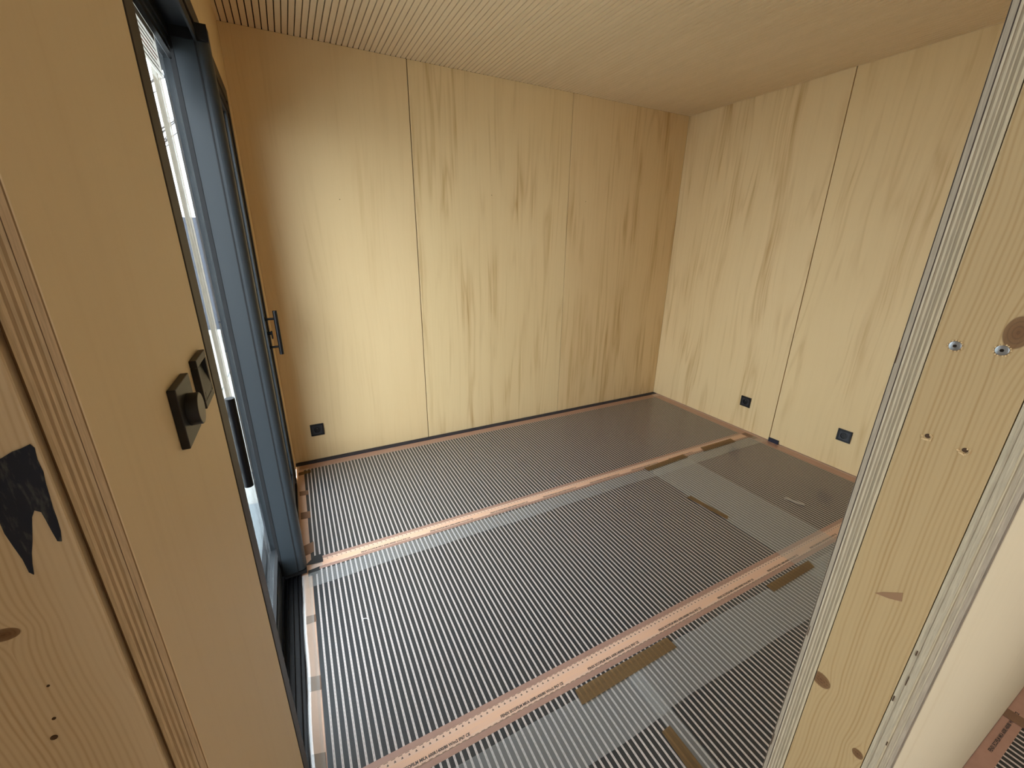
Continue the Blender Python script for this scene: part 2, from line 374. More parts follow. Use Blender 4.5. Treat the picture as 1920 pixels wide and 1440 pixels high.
# ceiling: separate slats hung below a brown backing
ce = B('ceiling', (-0.30, -5.6, H+0.013), (W+0.15, 0.10, H+0.10), M['groove']); tag(ce, 'tan slatted ceiling with narrow dark grooves', None, 'structure')
SP = 0.02855
sm = None; x = 0.0195 - SP; i = 0
while x < W:
    x0 = max(x, 0.0); x1 = min(x+SP-0.0050, W)
    if x1-x0 > 0.004:
        if x0 == x and x1 < W and sm is not None:
            o = bpy.data.objects.new('slat', sm); COL.objects.link(o); o.location = (x0, 0, 0)
        else:
            mb = MB().box((0, YF+0.0, H), (x1-x0, -0.0005, H+0.0128)); me = mb.mesh('slat'); me.materials.append(M['slat'])
            o = bpy.data.objects.new('slat', me); COL.objects.link(o); o.location = (x0, 0, 0)
            if x0 == x and x1 < W: sm = me
        attach(o, ce)
    x += SP; i += 1
B('ceiling_board', (-0.28, -5.5, H-0.004), (W, YN-0.001, H+0.012), M['plaster'], ce)

# left wall with the door opening (y -1.976..-0.22, head 2.06)
DY0, DY1, DZ = -1.976, -0.22, 2.06
wl = empty('wall_left', (0, -1.2, 0), 'left plywood wall around the sliding door', None, 'structure')
vl = veneer('veneer_dim_panel', 1, 8.1, 0.10, 0.25, (0.75, 0.615, 0.415))
vl2 = veneer('veneer_corner_panel', 1, 9.4, 0.12, 0.3, (0.735, 0.555, 0.31))
B('corner_panel', (-0.018, DY1+0.001, 0.004), (0.0, -0.0005, H), vl2, wl)
B('header_panel', (-0.018, DY0-0.0, DZ+0.001), (0.0, DY1+0.0, H), vl2, wl)
YE = -2.43
near = B('near_panel', (-0.0009, YE, 0.004), (0.0, DY0-0.001, H), vl, wl)
layers_l = [(0.0010, (0.284, 0.189, 0.099)), (0.0048, (0.567, 0.434, 0.285)), (0.0006, (0.162, 0.105, 0.060)), (0.0022, (0.567, 0.448, 0.300)), (0.0019, (0.405, 0.294, 0.173)),
            (0.0020, (0.594, 0.462, 0.300)), (0.0019, (0.392, 0.280, 0.165)), (0.0020, (0.594, 0.462, 0.300)), (0.0019, (0.392, 0.280, 0.165)), (0.0020, (0.581, 0.448, 0.285)), (0.0028, (0.499, 0.378, 0.232))]
xx = -0.0009
for q, (t, c) in enumerate(layers_l):
    B('ply', (xx-t, YE+rnd.uniform(0.0, 0.0006), 0.004), (xx, DY0-0.001, H), ply_edge('ply_edge_left', c, 0, q*1.7, 0.7 if q in (0, 2) else 0.25), near)
    xx -= t
PL = xx                                     # back of the sheet
pl_mat = pine('pine_stud_left', 0, [(-0.085, 1.135, 0.010, 0.006)], 3.0, (0.66, 0.55, 0.385))
B('stud_gap', (PL-0.0045, YE+0.006, 0.0), (PL-0.0002, DY0-0.02, H), plain('brown_gap', (0.16, 0.09, 0.035), 0.9), wl)
st = B('stud', (-0.145, YE-0.004, 0.0), (PL-0.004, YE+0.07, H), pl_mat, wl, 0.002, 'dim pine stud beside the plywood edge, with a blue paint mark')
paint = [(-0.060, 1.273), (-0.047, 1.277), (-0.041, 1.2805), (-0.036, 1.282), (-0.031, 1.2842), (-0.0295, 1.281), (-0.0305, 1.272), (-0.0300, 1.262), (-0.0312, 1.252), (-0.0318, 1.242), (-0.0325, 1.232), (-0.0328, 1.222),
         (-0.0335, 1.212), (-0.0350, 1.2035), (-0.0370, 1.2045), (-0.0378, 1.214), (-0.0384, 1.224), (-0.0390, 1.231), (-0.0420, 1.2335), (-0.0448, 1.228), (-0.0470, 1.219), (-0.0495, 1.209), (-0.0525, 1.199),
         (-0.0545, 1.190), (-0.0560, 1.181), (-0.0578, 1.184), (-0.0580, 1.196), (-0.0595, 1.208), (-0.0608, 1.220), (-0.0605, 1.235), (-0.064, 1.246), (-0.067, 1.262)]
MB().prism(paint, lambda a, b, t: (a, t, b), YE-0.0042, YE-0.0050).build('paint_mark', M['paint'], st, label='dark blue brushed paint mark')
for (kx, kz, r) in ((-0.081, 1.04, 0.0013), (-0.086, 1.02, 0.0024), (-0.0755, 1.075, 0.0010)):
    MB().tube([(kx, YE-0.0039, kz), (kx, YE-0.0046, kz)], r, 10).build('dark_speck', M['screwhole'], st)
# outer skin of the module, with the door opening left free
for lo, hi in (((-0.165, YE+0.08, -0.1), (-0.145, DY0, H+0.1)), ((-0.165, DY1, -0.1), (-0.145, 0.14, H+0.1)), ((-0.165, DY0, DZ), (-0.145, DY1, H+0.1))):
    B('cladding', lo, hi, M['cladding'], wl)
B('stud', (-0.145, DY0-0.05, 0), (-0.03, DY0-0.002, H), pl_mat, wl)
B('stud', (-0.145, DY1+0.002, 0), (-0.02, DY1+0.05, H), pl_mat, wl)
B('lintel', (-0.145, DY0-0.05, DZ+0.002), (-0.02, DY1+0.05, DZ+0.12), pl_mat, wl)
B('end_stud', (-0.145, 0.0, 0), (-0.02, 0.02, H), pl_mat, wl)

# partition the picture is taken past
wf = B('wall_front', (XE+0.05, YN+0.030, 0.0), (W-0.001, YF-0.030, H-0.005), M['insul']); tag(wf, 'open end of the partition: pine stud between two plywood sheets', None, 'structure')
layers_i = [(0.0010, (0.052, 0.037, 0.030), .8), (0.0048, (0.370, 0.318, 0.237), .35), (0.0011, (0.063, 0.044, 0.035), .7), (0.0020, (0.533, 0.466, 0.333), .1), (0.0022, (0.326, 0.270, 0.185), .2), (0.0019, (0.518, 0.444, 0.311), .1),
            (0.0021, (0.311, 0.255, 0.174), .35), (0.0018, (0.503, 0.429, 0.296), .1), (0.0022, (0.296, 0.244, 0.163), .3), (0.0018, (0.503, 0.433, 0.296), .1), (0.0022, (0.311, 0.255, 0.170), .2), (0.0027, (0.518, 0.444, 0.303), .1)]
vi = veneer('veneer_partition_inner', 0, 11.2, 0.4, 0.5)
sheet = B('plywood_sheet', (XE+0.0004, YF-0.0003, 0.003), (W-0.001, YF, H-0.001), vi, wf)
yy = YF-0.0003
for q, (t, c, vd) in enumerate(layers_i):
    B('ply', (XE+rnd.uniform(-0.0003, 0.0005), yy-t, 0.003), (W-0.001, yy, H-0.001), ply_edge('ply_edge_inner', c, 1, 20+q*2.3, vd), sheet)
    yy -= t
YI = yy
layers_o = [(0.0030, (0.459, 0.400, 0.281), .15), (0.0030, (0.407, 0.348, 0.244), .75), (0.0060, (0.444, 0.385, 0.274), .25), (0.0016, (0.518, 0.444, 0.296), .1), (0.0010, (0.311, 0.244, 0.155), .3), (0.0042, (0.414, 0.348, 0.248), .55), (0.0012, (0.488, 0.422, 0.296), .1), (0.0046, (0.392, 0.329, 0.244), .2), (0.0014, (0.222, 0.174, 0.126), .3)]
TO = sum(l[0] for l in layers_o)
vo = veneer('veneer_pale_outer', 0, 13.7, 0.16, 0.3, (0.72, 0.64, 0.47))
sheet2 = B('plywood_sheet', (XE+0.0008, YN, 0.003), (W-0.001, YN+0.0006, H-0.001), vo, wf)
yy = YN+0.0006+TO
YO = yy
for q, (t, c, vd) in enumerate(layers_o):
    B('ply', (XE+rnd.uniform(-0.0003, 0.0005), yy-t, 0.003), (W-0.001, yy, H-0.001), ply_edge('ply_edge_outer', c, 1, 50+q*3.1, vd), sheet2)
    yy -= t
pr = pine('pine_stud_right', 1, [(-2.6905, 1.343, 0.0105, 0.017), (-2.6395, 0.803, 0.0135, 0.0125), (-2.704, 0.735, 0.007, 0.008)], 1.0, (0.46, 0.335, 0.170))
ps = B('stud', (XE+0.0006, YO+0.0008, 0.0), (XE+0.046, YI-0.0008, H-0.001), pr, wf, 0.0012, 'honey pine stud with two screws and two old screw holes')
for (sy, sz) in ((-2.651, 1.321), (-2.685, 1.324)):
    hd = MB().tube([(XE+0.0018, sy, sz), (XE-0.0006, sy, sz), (XE-0.0010, sy, sz)], 0.005, 24, rs=[0.0050, 0.0050, 0.0043]).build('screw', M['steel'], ps, smooth=True)
    MB().tube([(XE-0.00095, sy, sz), (XE-0.0013, sy, sz)], 0.0017, 6).build('drive_recess', M['dark'], hd)
    ring = MB()
    for a in range(14):
        t = 2*math.pi*a/14+rnd.uniform(-.1, .1); r = 0.0053+rnd.uniform(0, 0.0008)
        ring.box((XE-0.0002, sy+r*math.cos(t)-0.0006, sz+r*math.sin(t)-0.0007), (XE+0.0008, sy+r*math.cos(t)+0.0006, sz+r*math.sin(t)+0.0007))
    ring.build('splintered_rim', M['splinter'], ps)
for (sy, sz) in ((-2.655, 1.215), (-2.687, 1.212)):
    MB().tube([(XE+0.0010, sy-0.0006, sz+0.001), (XE+0.0003, sy-0.0006, sz+0.001)], 0.0026, 14).build('screw_hole', M['screwhole'], ps)
    ring = MB()
    for a in range(13):
        t = math.pi*0.7+math.pi*1.35*a/13; r = 0.0040+rnd.uniform(-0.0004, 0.0010)
        ring.box((XE-0.0003, sy+r*math.cos(t)-0.0007, sz+r*math.sin(t)-0.0010), (XE+0.0008, sy+r*math.cos(t)+0.0007, sz+r*math.sin(t)+0.0010))
    ring.build('splintered_rim', M['splinter'], ps)
# wedge shaped plug let into the stud face
MB().prism([(-2.661, 0.990), (-2.668, 0.998), (-2.685, 1.012), (-2.687, 1.000), (-2.675, 0.994)], lambda a, b, t: (t, a, b), XE+0.0002, XE+0.0008).build('wood_plug', plain('reddish_heartwood', (0.27, 0.155, 0.08), 0.6), ps, label='small reddish wedge shaped mark')
for (sy, sz, w_, h_) in ((YO-0.0036, 0.945, 0.0011, 0.0075), (YO-0.0014, 0.862, 0.0012, 0.009), (YO-0.0060, 0.90, 0.0009, 0.016), (YO-0.0125, 0.79, 0.0011, 0.007), (YI+0.0235, 0.868, 0.0008, 0.02), (YI+0.0247, 1.30, 0.0008, 0.02), (YI+0.0240, 0.62, 0.0008, 0.03)):
    MB().prism([(sy-w_/2, sz-h_/2), (sy+w_/2, sz-h_/2*0.9), (sy+w_/2*0.8, sz+h_/2), (sy-w_/2*0.9, sz+h_/2*0.85)], lambda a, b, t: (t, a, b), XE-0.0006, XE+0.0006).build('void', M['screwhole'], sheet2 if sy < -2.66 else sheet)

# the room the picture is taken from: outer wall, unseen window placed for its light, end wall
wn = empty('wall_entry', (-0.2, -4, 0), 'outer wall of the neighbouring room with an unseen window opening sized for its light', None, 'structure')
for lo, hi in (((-0.30, -3.6, -0.05), (-0.18, YE-0.006, H+0.05)), ((-0.30, -5.6, -0.05), (-0.18, -4.8, H+0.05)), ((-0.30, -4.8, 2.1), (-0.18, -3.6, H+0.05)), ((-0.30, -4.8, -0.05), (-0.18, -3.6, 0.7))):
    B('board', lo, hi, M['plaster'], wn)
B('reveal', (-0.20, YE-0.006, 0.0), (-0.147, YE+0.06, H), M['plaster'], wn)
we = B('wall_end', (-0.30, -5.7, -0.05), (W+0.1, -5.6, H+0.05), M['plaster']); tag(we, 'plain board wall closing the neighbouring room', None, 'structure')

# baseboard strip along the back wall, black block at the right wall
bb = B('baseboard_back', (0.0, -0.046, 0.0), (W-0.004, -0.0005, 0.0035), M['navy'], None, 0.001); tag(bb, 'black navy foam strip along the foot of the back wall', None, 'structure')

# ------------------------------------------------------------------ sliding door
d1 = empty('door_1', (-0.07, -1.1, 0), 'dark slate sliding glass door with two leaves', None, 'structure')
fr = B('frame', (-0.145, DY0+0.001, 0.0), (0.0015, -1.915, DZ-0.001), M['bronze'], d1, 0.0015, 'near jamb of the door frame')
B('frame', (-0.145, -0.28, 0.0), (0.0015, DY1-0.001, DZ-0.001), M['bronze'], d1, 0.0015, 'far jamb of the door frame')
B('frame', (-0.145, -1.915, 2.003), (0.0015, -0.28, DZ-0.001), M['bronze'], d1, 0.0015, 'head of the door frame')
tr = B('track', (-0.145, -1.915, 1.985), (-0.006, -0.28, 2.003), M['rubber'], d1)
for xr in (-0.140, -0.067, -0.003): B('guide_rib', (xr-0.003, -1.915, 1.955), (xr+0.003, -0.28, 1.985), M['rubber'], tr)
sl = B('sill', (-0.16, -1.915, -0.03), (0.002, -0.28, 0.002), M['black'], d1, 0, 'black sill with running tracks')
for xr in (-0.140, -0.098, -0.067, -0.052, -0.034, -0.016, -0.002): B('rail_rib', (xr-0.0018, -1.914, 0.002), (xr+0.0018, -0.281, 0.011 if xr < -0.01 else 0.014), M['black_metal'], sl)

def leaf(x0, x1, y0, y1, sn, sf, label, z0=0.022, z1=1.982):
    lf = empty('sliding_leaf', ((x0+x1)/2, y0, z0)); lf.parent = d1; lf.matrix_parent_inverse = Matrix.Translation(-Vector(d1['_w'])); lf['label'] = label
    B('stile', (x0, y0, z0), (x1, y0+sn, z1), M['slate'], lf, 0.001)
    B('stile', (x0, y1-sf, z0), (x1, y1, z1), M['slate'], lf, 0.001)
    B('rail', (x0, y0+sn, z0), (x1, y1-sf, z0+0.085), M['slate'], lf, 0.001)
    B('rail', (x0, y0+sn, z1-0.044), (x1, y1-sf, z1), M['slate'], lf, 0.001)
    xm = (x0+x1)/2; a, b, c, d = y0+sn, y1-sf, z0+0.085, z1-0.044
    g = B('glass_pane', (xm-0.003, a+0.001, c+0.001), (xm+0.003, b-0.001, d-0.001), M['glass'], lf)
    bx = xm+0.004
    for lo, hi in (((bx, a, c), (bx+0.012, a+0.012, d)), ((bx, b-0.006, c), (bx+0.012, b, d)), ((bx, a+0.012, c), (bx+0.012, b-0.006, c+0.012)), ((bx, a+0.012, d-0.012), (bx+0.012, b-0.012, d))):
        B('glazing_bead', lo, hi, M['rubber'], lf)
    return lf, g
def handle(lf, xf, y, zc, label):
    hb = MB().tube([(xf+0.050, y, zc-0.117), (xf+0.050, y, zc+0.117)], 0.0105, 24).build('pull_handle', M['black_metal'], lf, smooth=True, label=label)
    hb2 = hb
    for dz in (-0.075, 0.075):
        MB().tube([(xf, y, zc+dz), (xf+0.045, y, zc+dz)], 0.0058, 14).build('standoff', M['black_metal'], lf, smooth=True)
        MB().tube([(xf, y, zc+dz), (xf+0.004, y, zc+dz)], 0.0115, 18).build('rosette', M['black_metal'], lf, smooth=True)
    return hb
nl, gp = leaf(-0.110, -0.070, -1.913, -0.975, 0.085, 0.030, 'near sliding leaf on the outer track')
fl2, gp2 = leaf(-0.062, -0.006, -1.100, -0.282, 0.062, 0.075, 'far sliding leaf on the inner track', 0.030, 1.990)
# rounded interlock profile on the meeting stile of the far leaf
pts = [(-0.0062, -1.0995), (0.004, -1.0995)]
for a in range(0, 10):
    t = math.pi/2*a/9; pts.append((0.004+0.024*math.sin(t), -1.0755-0.024*math.cos(t)))
pts += [(0.028, -1.052), (-0.0062, -1.052)]
MB().prism(pts, lambda a, b, t: (a, b, t), 0.034, 1.998).build('interlock_profile', M['slate'], fl2, smooth=True, label='rounded interlock profile of the meeting stile')
B('brush_seal', (-0.0085, -1.1008, 0.032), (-0.0045, -1.0985, 1.988), M['rubber'], fl2)
B('brush_seal', (-0.0695, -1.1012, 0.032), (-0.0618, -1.060, 1.985), M['rubber'], nl)
B('end_cap', (-0.062, -1.1015, 1.9905), (0.028, -1.05, 2.0015), M['rubber'], fl2)
B('foot_block', (-0.060, -1.098, 0.012), (0.026, -1.06, 0.0295), M['rubber'], fl2)
B('stile_top_shade', (-0.063, -1.1062, 1.958), (0.029, -1.1005, 2.001), M['rubber'], fl2)  # black block imitating the shade over the top of the stile
handle(nl, -0.070, -1.722, 0.952, 'black bar handle of the near leaf')
handle(fl2, -0.006, -0.319, 0.945, 'black bar handle of the far leaf')
lk = MB().tube([(-0.006, -0.319, 0.945), (0.010, -0.319, 0.945)], 0.009, 18).build('lock', M['black_metal'], fl2, smooth=True, label='small black thumb turn')
B('thumb_turn', (0.010, -0.324, 0.915), (0.018, -0.314, 0.957), M['black_metal'], lk, 0.002)
# paper label on the near pane
sx = -0.0867
sk = B('glazing_sticker', (sx, -1.42, 1.822), (sx+0.0004, -1.195, 1.930), M['label'], nl, 0, 'white printed glazing sticker')
B('printed_block', (sx+0.0004, -1.405, 1.906), (sx+0.0006, -1.203, 1.924), M['ink_dark'], sk)
for q in range(6): B('printed_line', (sx+0.0004, -1.41+0.01*(q % 2), 1.832+q*0.012), (sx+0.0006, -1.208-0.012*(q % 3), 1.836+q*0.012), M['ink_red' if q in (2, 3) else 'ink_grey'], sk)

# ------------------------------------------------------------------ heating films on the floor
ZF = 0.0
TXT = 'FENIX ECOFILM MKA 600R1400/80 W/m2 IP67 CE'
def text_mesh():
    cu = bpy.data.curves.new('film_text', 'FONT'); cu.body = TXT; cu.size = 0.0118; cu.resolution_u = 2; cu.offset = 0.0005; cu.extrude = 0.00005
    o = bpy.data.objects.new('film_text', cu); COL.objects.link(o)
    bpy.context.view_layer.update()
    me = bpy.data.meshes.new_from_object(o.evaluated_get(bpy.context.evaluated_depsgraph_get()))
    bpy.data.objects.remove(o); 
    wd = max(v.co.x for v in me.vertices)
    for v in me.vertices: v.co.x *= 0.236/wd
    me.materials.clear(); me.materials.append(M['print']); return me
TM = text_mesh()
def film(y1, y0, x0, x1, label, margin, far_strip):
    """bars from y1 (far) to y0 (near); 'margin' is the printed band beyond y0, towards the camera"""
    f = B('heating_film', (x0, y0, ZF-0.0009), (x1, y1, ZF), M['film']); tag(f, label, 'heating film', None, 'heating films laid over the floor')
    if far_strip: B('copper_busbar', (x0+0.03, y1, ZF-0.0008), (x1, y1+0.0165, ZF+0.0003), M['copper'], f)
    if margin:
        B('copper_busbar', (x0+0.04, y0-0.0175, ZF-0.0008), (x1, y0, ZF+0.0003), M['copper'], f)
        me = MB().box((0, -0.0505, -0.0005), (x1-x0-0.045, 0.0005, 0.0003)).mesh('printed_margin'); me.materials.append(M['margin'])
        o = bpy.data.objects.new('printed_margin', me); COL.objects.link(o); o.location = (x0+0.045, y0-0.0185, ZF); attach(o, f)
        xt = 0.26 if y0 > -1.5 else 0.20
        while xt < x1-0.25:
            t = bpy.data.objects.new('printed_text', TM); COL.objects.link(t); t.location = (xt, y0-0.0185-0.0435, ZF+0.0005); attach(t, f); xt += 0.3405
    return f
XR = 3.135
film(-0.112, -0.999, 0.045, XR, 'heating film along the back wall, its carbon bars nearest the corner sockets', True, True)
film(-1.083, -1.957, 0.045, XR, 'middle heating film between the two long copper bands', True, True)
film(-2.045, YF-0.002, 0.045, XR, 'nearest heating film in front of the pine stud partition', False, True)
f4 = film(-3.7, -3.705, 0.9, W-0.05, 'heating film beyond the partition, at its pale outer face', False, False)
f4d = MB().box((0.9, -3.70, ZF-0.0009), (W-0.05, -2.781, ZF)).mesh('heating_film'); f4d.materials.append(M['film']); f4.data = f4d
me = MB().box((0, -0.042, -0.0005), (W-0.95, 0.0, 0.0003)).mesh('printed_margin'); me.materials.append(M['copper'])
o = bpy.data.objects.new('printed_margin', me); COL.objects.link(o); o.location = (0.9, YN-0.0005, ZF); attach(o, f4)
for xt in (1.12, 1.46, 1.80, 2.14, 2.48):
    t = bpy.data.objects.new('printed_text', TM); COL.objects.link(t); t.location = (xt, YN-0.024, ZF+0.0005); attach(t, f4)
# bare strip behind the first film, copper coloured edge strips
e1 = B('copper_edge_strip', (0.02, -0.0945, ZF-0.001), (XR+0.01, -0.047, ZF+0.0002), plain('rosy_copper', (0.46, 0.26, 0.19), 0.4, 0.2, 0.5, 0.12, 14)); tag(e1, 'rosy copper strip along the foot of the back wall', 'edge strip')
e2 = B('copper_edge_strip', (XR+0.002, -2.55, ZF-0.001), (XR+0.068, -0.10, ZF+0.0002), plain('rosy_copper_right', (0.48, 0.27, 0.21), 0.4, 0.2, 0.5, 0.12, 14)); tag(e2, 'rosy copper strip along the foot of the right wall', 'edge strip')
e3 = B('copper_edge_strip', (0.0075, -2.42, ZF-0.001), (0.0435, -0.10, ZF+0.0006), plain('peach_copper', (0.72, 0.46, 0.33), 0.42, 0.1, 0.5, 0.1, 14)); tag(e3, 'peach copper strip along the door sill', 'edge strip')

# clear polythene sheets laid over the films, overlapping at the joints
def sheet_box(x0, x1, y0, y1, z, label, flaps=()):
    """one clear skin; the parts doubled over a neighbouring sheet trap air and look milky"""
    cx = sorted({x0, x1} | {f[0] for f in flaps} | {f[1] for f in flaps}); cy = sorted({y0, y1} | {f[2] for f in flaps} | {f[3] for f in flaps})
    def fill(c, step):
        r = [c[0]]
        for a, b in zip(c, c[1:]):
            n = max(1, int((b-a)/step)); r += [a+(b-a)*i/n for i in range(1, n+1)]
        return r
    gx, gy = fill([c for c in cx if x0 <= c <= x1], 0.10), fill([c for c in cy if y0 <= c <= y1], 0.12)
    mb = MB(); nx = len(gx)
    for yv in gy:
        for xv in gx:
            wob = 0.0035*math.sin(xv*5.1+z*9000)+0.0022*math.sin(xv*13.0+yv*3)
            mb.v.append((xv, yv+(wob if y0 < yv < y1 or abs(yv-y1) < 1e-6 else wob*0.6), z))
    for j in range(len(gy)-1):
        for i in range(nx-1):
            a = j*nx+i; mb.f.append((a, a+1, a+nx+1, a+nx))
    ob = mb.build('polythene_sheet', M['foil'], None, smooth=True); ob.data.materials.append(M['foil2'])
    for q in ob.data.polygons:
        if any(f[0] < q.center.x < f[1] and f[2]-0.004 < q.center.y < f[3]+0.004 for f in flaps): q.material_index = 1
    return tag(ob, label, 'plastic sheet', None, 'clear polythene sheets over the films')
RX = W-0.03; YB = YF+0.012
sheet_box(0.012, RX, -1.182, -0.055, 0.0012, 'clear polythene sheet reaching the back wall')
sheet_box(0.030, 2.430, -2.245, -1.092, 0.0020, 'clear polythene sheet over the middle film beside the door', [(0.030, 2.430, -1.182, -1.092)])
sheet_box(2.060, RX, -2.245, -1.092, 0.0028, 'clear polythene sheet in front of the two right wall sockets', [(2.060, RX, -1.182, -1.092), (2.060, 2.430, -2.245, -1.182)])
sheet_box(0.030, 1.040, YB, -2.076, 0.0036, 'nearest clear polythene sheet, below the dimmer switch', [(0.030, 1.040, -2.245, -2.076)])
sheet_box(0.985, RX, YB, -2.076, 0.0044, 'clear polythene sheet running behind the partition end', [(0.985, RX, -2.245, -2.076), (0.985, 1.040, YB, -2.245)])
# curled up foil edge along the door sill
mb = MB(); ny = 30; prof = [(0.040, 0.0022), (0.030, 0.006), (0.022, 0.015), (0.014, 0.021), (0.006, 0.0195), (0.0015, 0.012), (0.0025, 0.004), (0.008, 0.0022)]
for j in range(ny+1):
    yv = -1.105-(1.32)*j/ny; s = min(1.0, 0.35+j*0.22)*(1+0.12*math.sin(j*0.9))
    for (a, b) in prof: mb.v.append((a+0.002*math.sin(j*0.7), yv, max(0.0022, b*s)))
k_ = len(prof)
for j in range(ny):
    for i in range(k_-1):
        a = j*k_+i; mb.f.append((a, a+1, a+k_+1, a+k_))
cu = mb.build('curled_foil', foil_mat('curled_polythene', 0.26, 0.08), None, smooth=True); tag(cu, 'curled up clear foil edge bulging along the door sill', 'plastic foil')

# brown tape
def tape(pts, label, mat='tape', z=0.0052, group='brown tape pieces on the floor'):
    o = MB().prism(pts, lambda a, b, t: (a, b, t), z, z+0.0003).build('tape_strip', M[mat]); return tag(o, label, 'tape', None, group)
tape([(2.617, -1.095), (2.965, -1.093), (2.975, -1.042), (2.640, -1.041)], 'farthest brown tape strip, beside the far copper band near the right wall')
tape([(2.051, -1.118), (2.440, -1.102), (2.440, -1.057), (2.051, -1.076)], 'brown tape strip on the far copper band, left of the farthest one')
tape([(2.036, -1.441), (2.066, -1.684), (2.098, -1.670), (2.071, -1.438)], 'brown tape strip lying across, alone in the middle of the floor')
tape([(1.806, -2.103), (2.122, -2.099), (2.137, -2.062), (1.809, -2.066)], 'brown tape strip below the near copper band, close to the partition end')
tape([(0.790, -2.105), (1.226, -2.098), (1.223, -2.052), (0.796, -2.056)], 'longest brown tape strip, just in front of the near copper band')
tape([(0.960, -2.279), (0.997, -2.277), (0.995, -2.50), (0.950, -2.50)], 'brown tape strip running out at the bottom of the picture')
tape([(0.010, -1.377), (0.047, -1.378), (0.045, -1.341), (0.011, -1.336)], 'first wrinkled brown tape over the peach strip in front of the door post', 'tape2', 0.0014)
tape([(0.008, -1.661), (0.045, -1.670), (0.045, -1.617), (0.007, -1.606)], 'second brown tape over the peach strip, nearer the camera', 'tape2', 0.0014)
tape([(0.004, -1.99), (0.042, -2.0), (0.042, -1.869), (0.004, -1.858)], 'wide brown tape over the peach strip at the picture bottom', 'tape2', 0.0014)
tape([(0.012, -0.175), (0.085, -0.165), (0.085, -0.125), (0.012, -0.135)], 'dark brown tape in the corner below the left socket', 'tape', 0.0014)
tape([(0.012, -0.42), (0.060, -0.425), (0.060, -0.375), (0.012, -0.37)], 'brown tape over the peach strip, next after the corner tape', 'tape2', 0.0014)
tape([(0.012, -0.66), (0.060, -0.665), (0.060, -0.60), (0.012, -0.595)], 'brown tape over the peach strip behind the far door leaf', 'tape2', 0.0014)
tape([(0.012, -0.97), (0.060, -0.955), (0.062, -0.875), (0.014, -0.89)], 'brown tape over the peach strip just behind the door post', 'tape2', 0.0014)
tape([(0.018, -1.035), (0.094, -1.043), (0.092, -0.985), (0.060, -0.985), (0.045, -1.005)], 'black tape patch at the start of the far copper band', 'black_tape', 0.0016, 'black tape patches at the door post')
tape([(0.028, -1.115), (0.070, -1.112), (0.078, -1.068), (0.030, -1.075)], 'black tape patch below the start of the far copper band', 'black_tape', 0.0016, 'black tape patches at the door post')
tape([(2.545, -1.705), (2.575, -1.80), (2.600, -1.795), (2.570, -1.70)], 'small milky tape in front of the right wall', 'white_tape', 0.0052, 'milky tape on the floor')
tape([(1.985, -2.85), (2.03, -2.85), (2.025, -2.739), (1.98, -2.739)], 'brown tape at the foot of the pale partition face', 'tape2', 0.0014)
tape([(XR+0.0, -1.125), (XR+0.05, -1.125), (XR+0.05, -1.02), (XR+0.0, -1.02)], 'reddish tape at the end of the far copper band by the right wall', 'tape2', 0.0016)
blk = B('spacer_block', (W-0.012, -1.262, 0.0), (W-0.0005, -1.187, 0.030), M['navy'], None, 0.001); tag(blk, 'small black spacer block at the foot of the right wall seam', 'spacer')
lint = MB().tube([(0.205, -1.458, 0.0035), (0.212, -1.452, 0.006), (0.222, -1.455, 0.006), (0.230, -1.462, 0.0035)], 0.0011, 6).build('paper_shred', M['paper'], None, smooth=True); tag(lint, 'tiny white shred lying on the middle film', 'shred')

# ------------------------------------------------------------------ sockets and switches
def plate_fn(o, r, n):
    """local frame on a wall: a along r, b up, t out of the wall"""
    o, r, n = Vector(o), Vector(r), Vector(n); u = Vector((0, 0, 1))
    return lambda a, b, t: tuple(o+r*a+u*b+n*t)
def rect(w, h): return [(-w/2, -h/2), (w/2, -h/2), (w/2, h/2), (-w/2, h/2)]
def ringpoly(mb, fn, outer, r, t0, t1, n=32):
    """square plate with a round hole"""
    b = len(mb.v); pts = []
    for i in range(n):
        t = 2*math.pi*i/n; c, s = math.cos(t), math.sin(t); q = outer/2/max(abs(c), abs(s)); pts.append((c*q, s*q, c*r, s*r))
    for tt in (t1, t0):
        for (A, Bq, a, c) in pts: mb.v.append(fn(A, Bq, tt)); mb.v.append(fn(a, c, tt))
    for i in range(n):
        j = (i+1) % n
        mb.f.append((b+2*i, b+2*j, b+2*j+1, b+2*i+1))
        mb.f.append((b+2*n+2*i, b+2*n+2*j, b+2*j, b+2*i))
        mb.f.append((b+2*i+1, b+2*j+1, b+2*n+2*j+1, b+2*n+2*i+1))
def frame_ring(mb, fn, outer, inner, t0, t1):
    for lo, hi in (((-outer/2, -outer/2), (outer/2, -inner/2)), ((-outer/2, inner/2), (outer/2, outer/2)), ((-outer/2, -inner/2), (-inner/2, inner/2)), ((inner/2, -inner/2), (outer/2, inner/2))):
        mb.prism([lo, (hi[0], lo[1]), hi, (lo[0], hi[1])], fn, t0, t1)
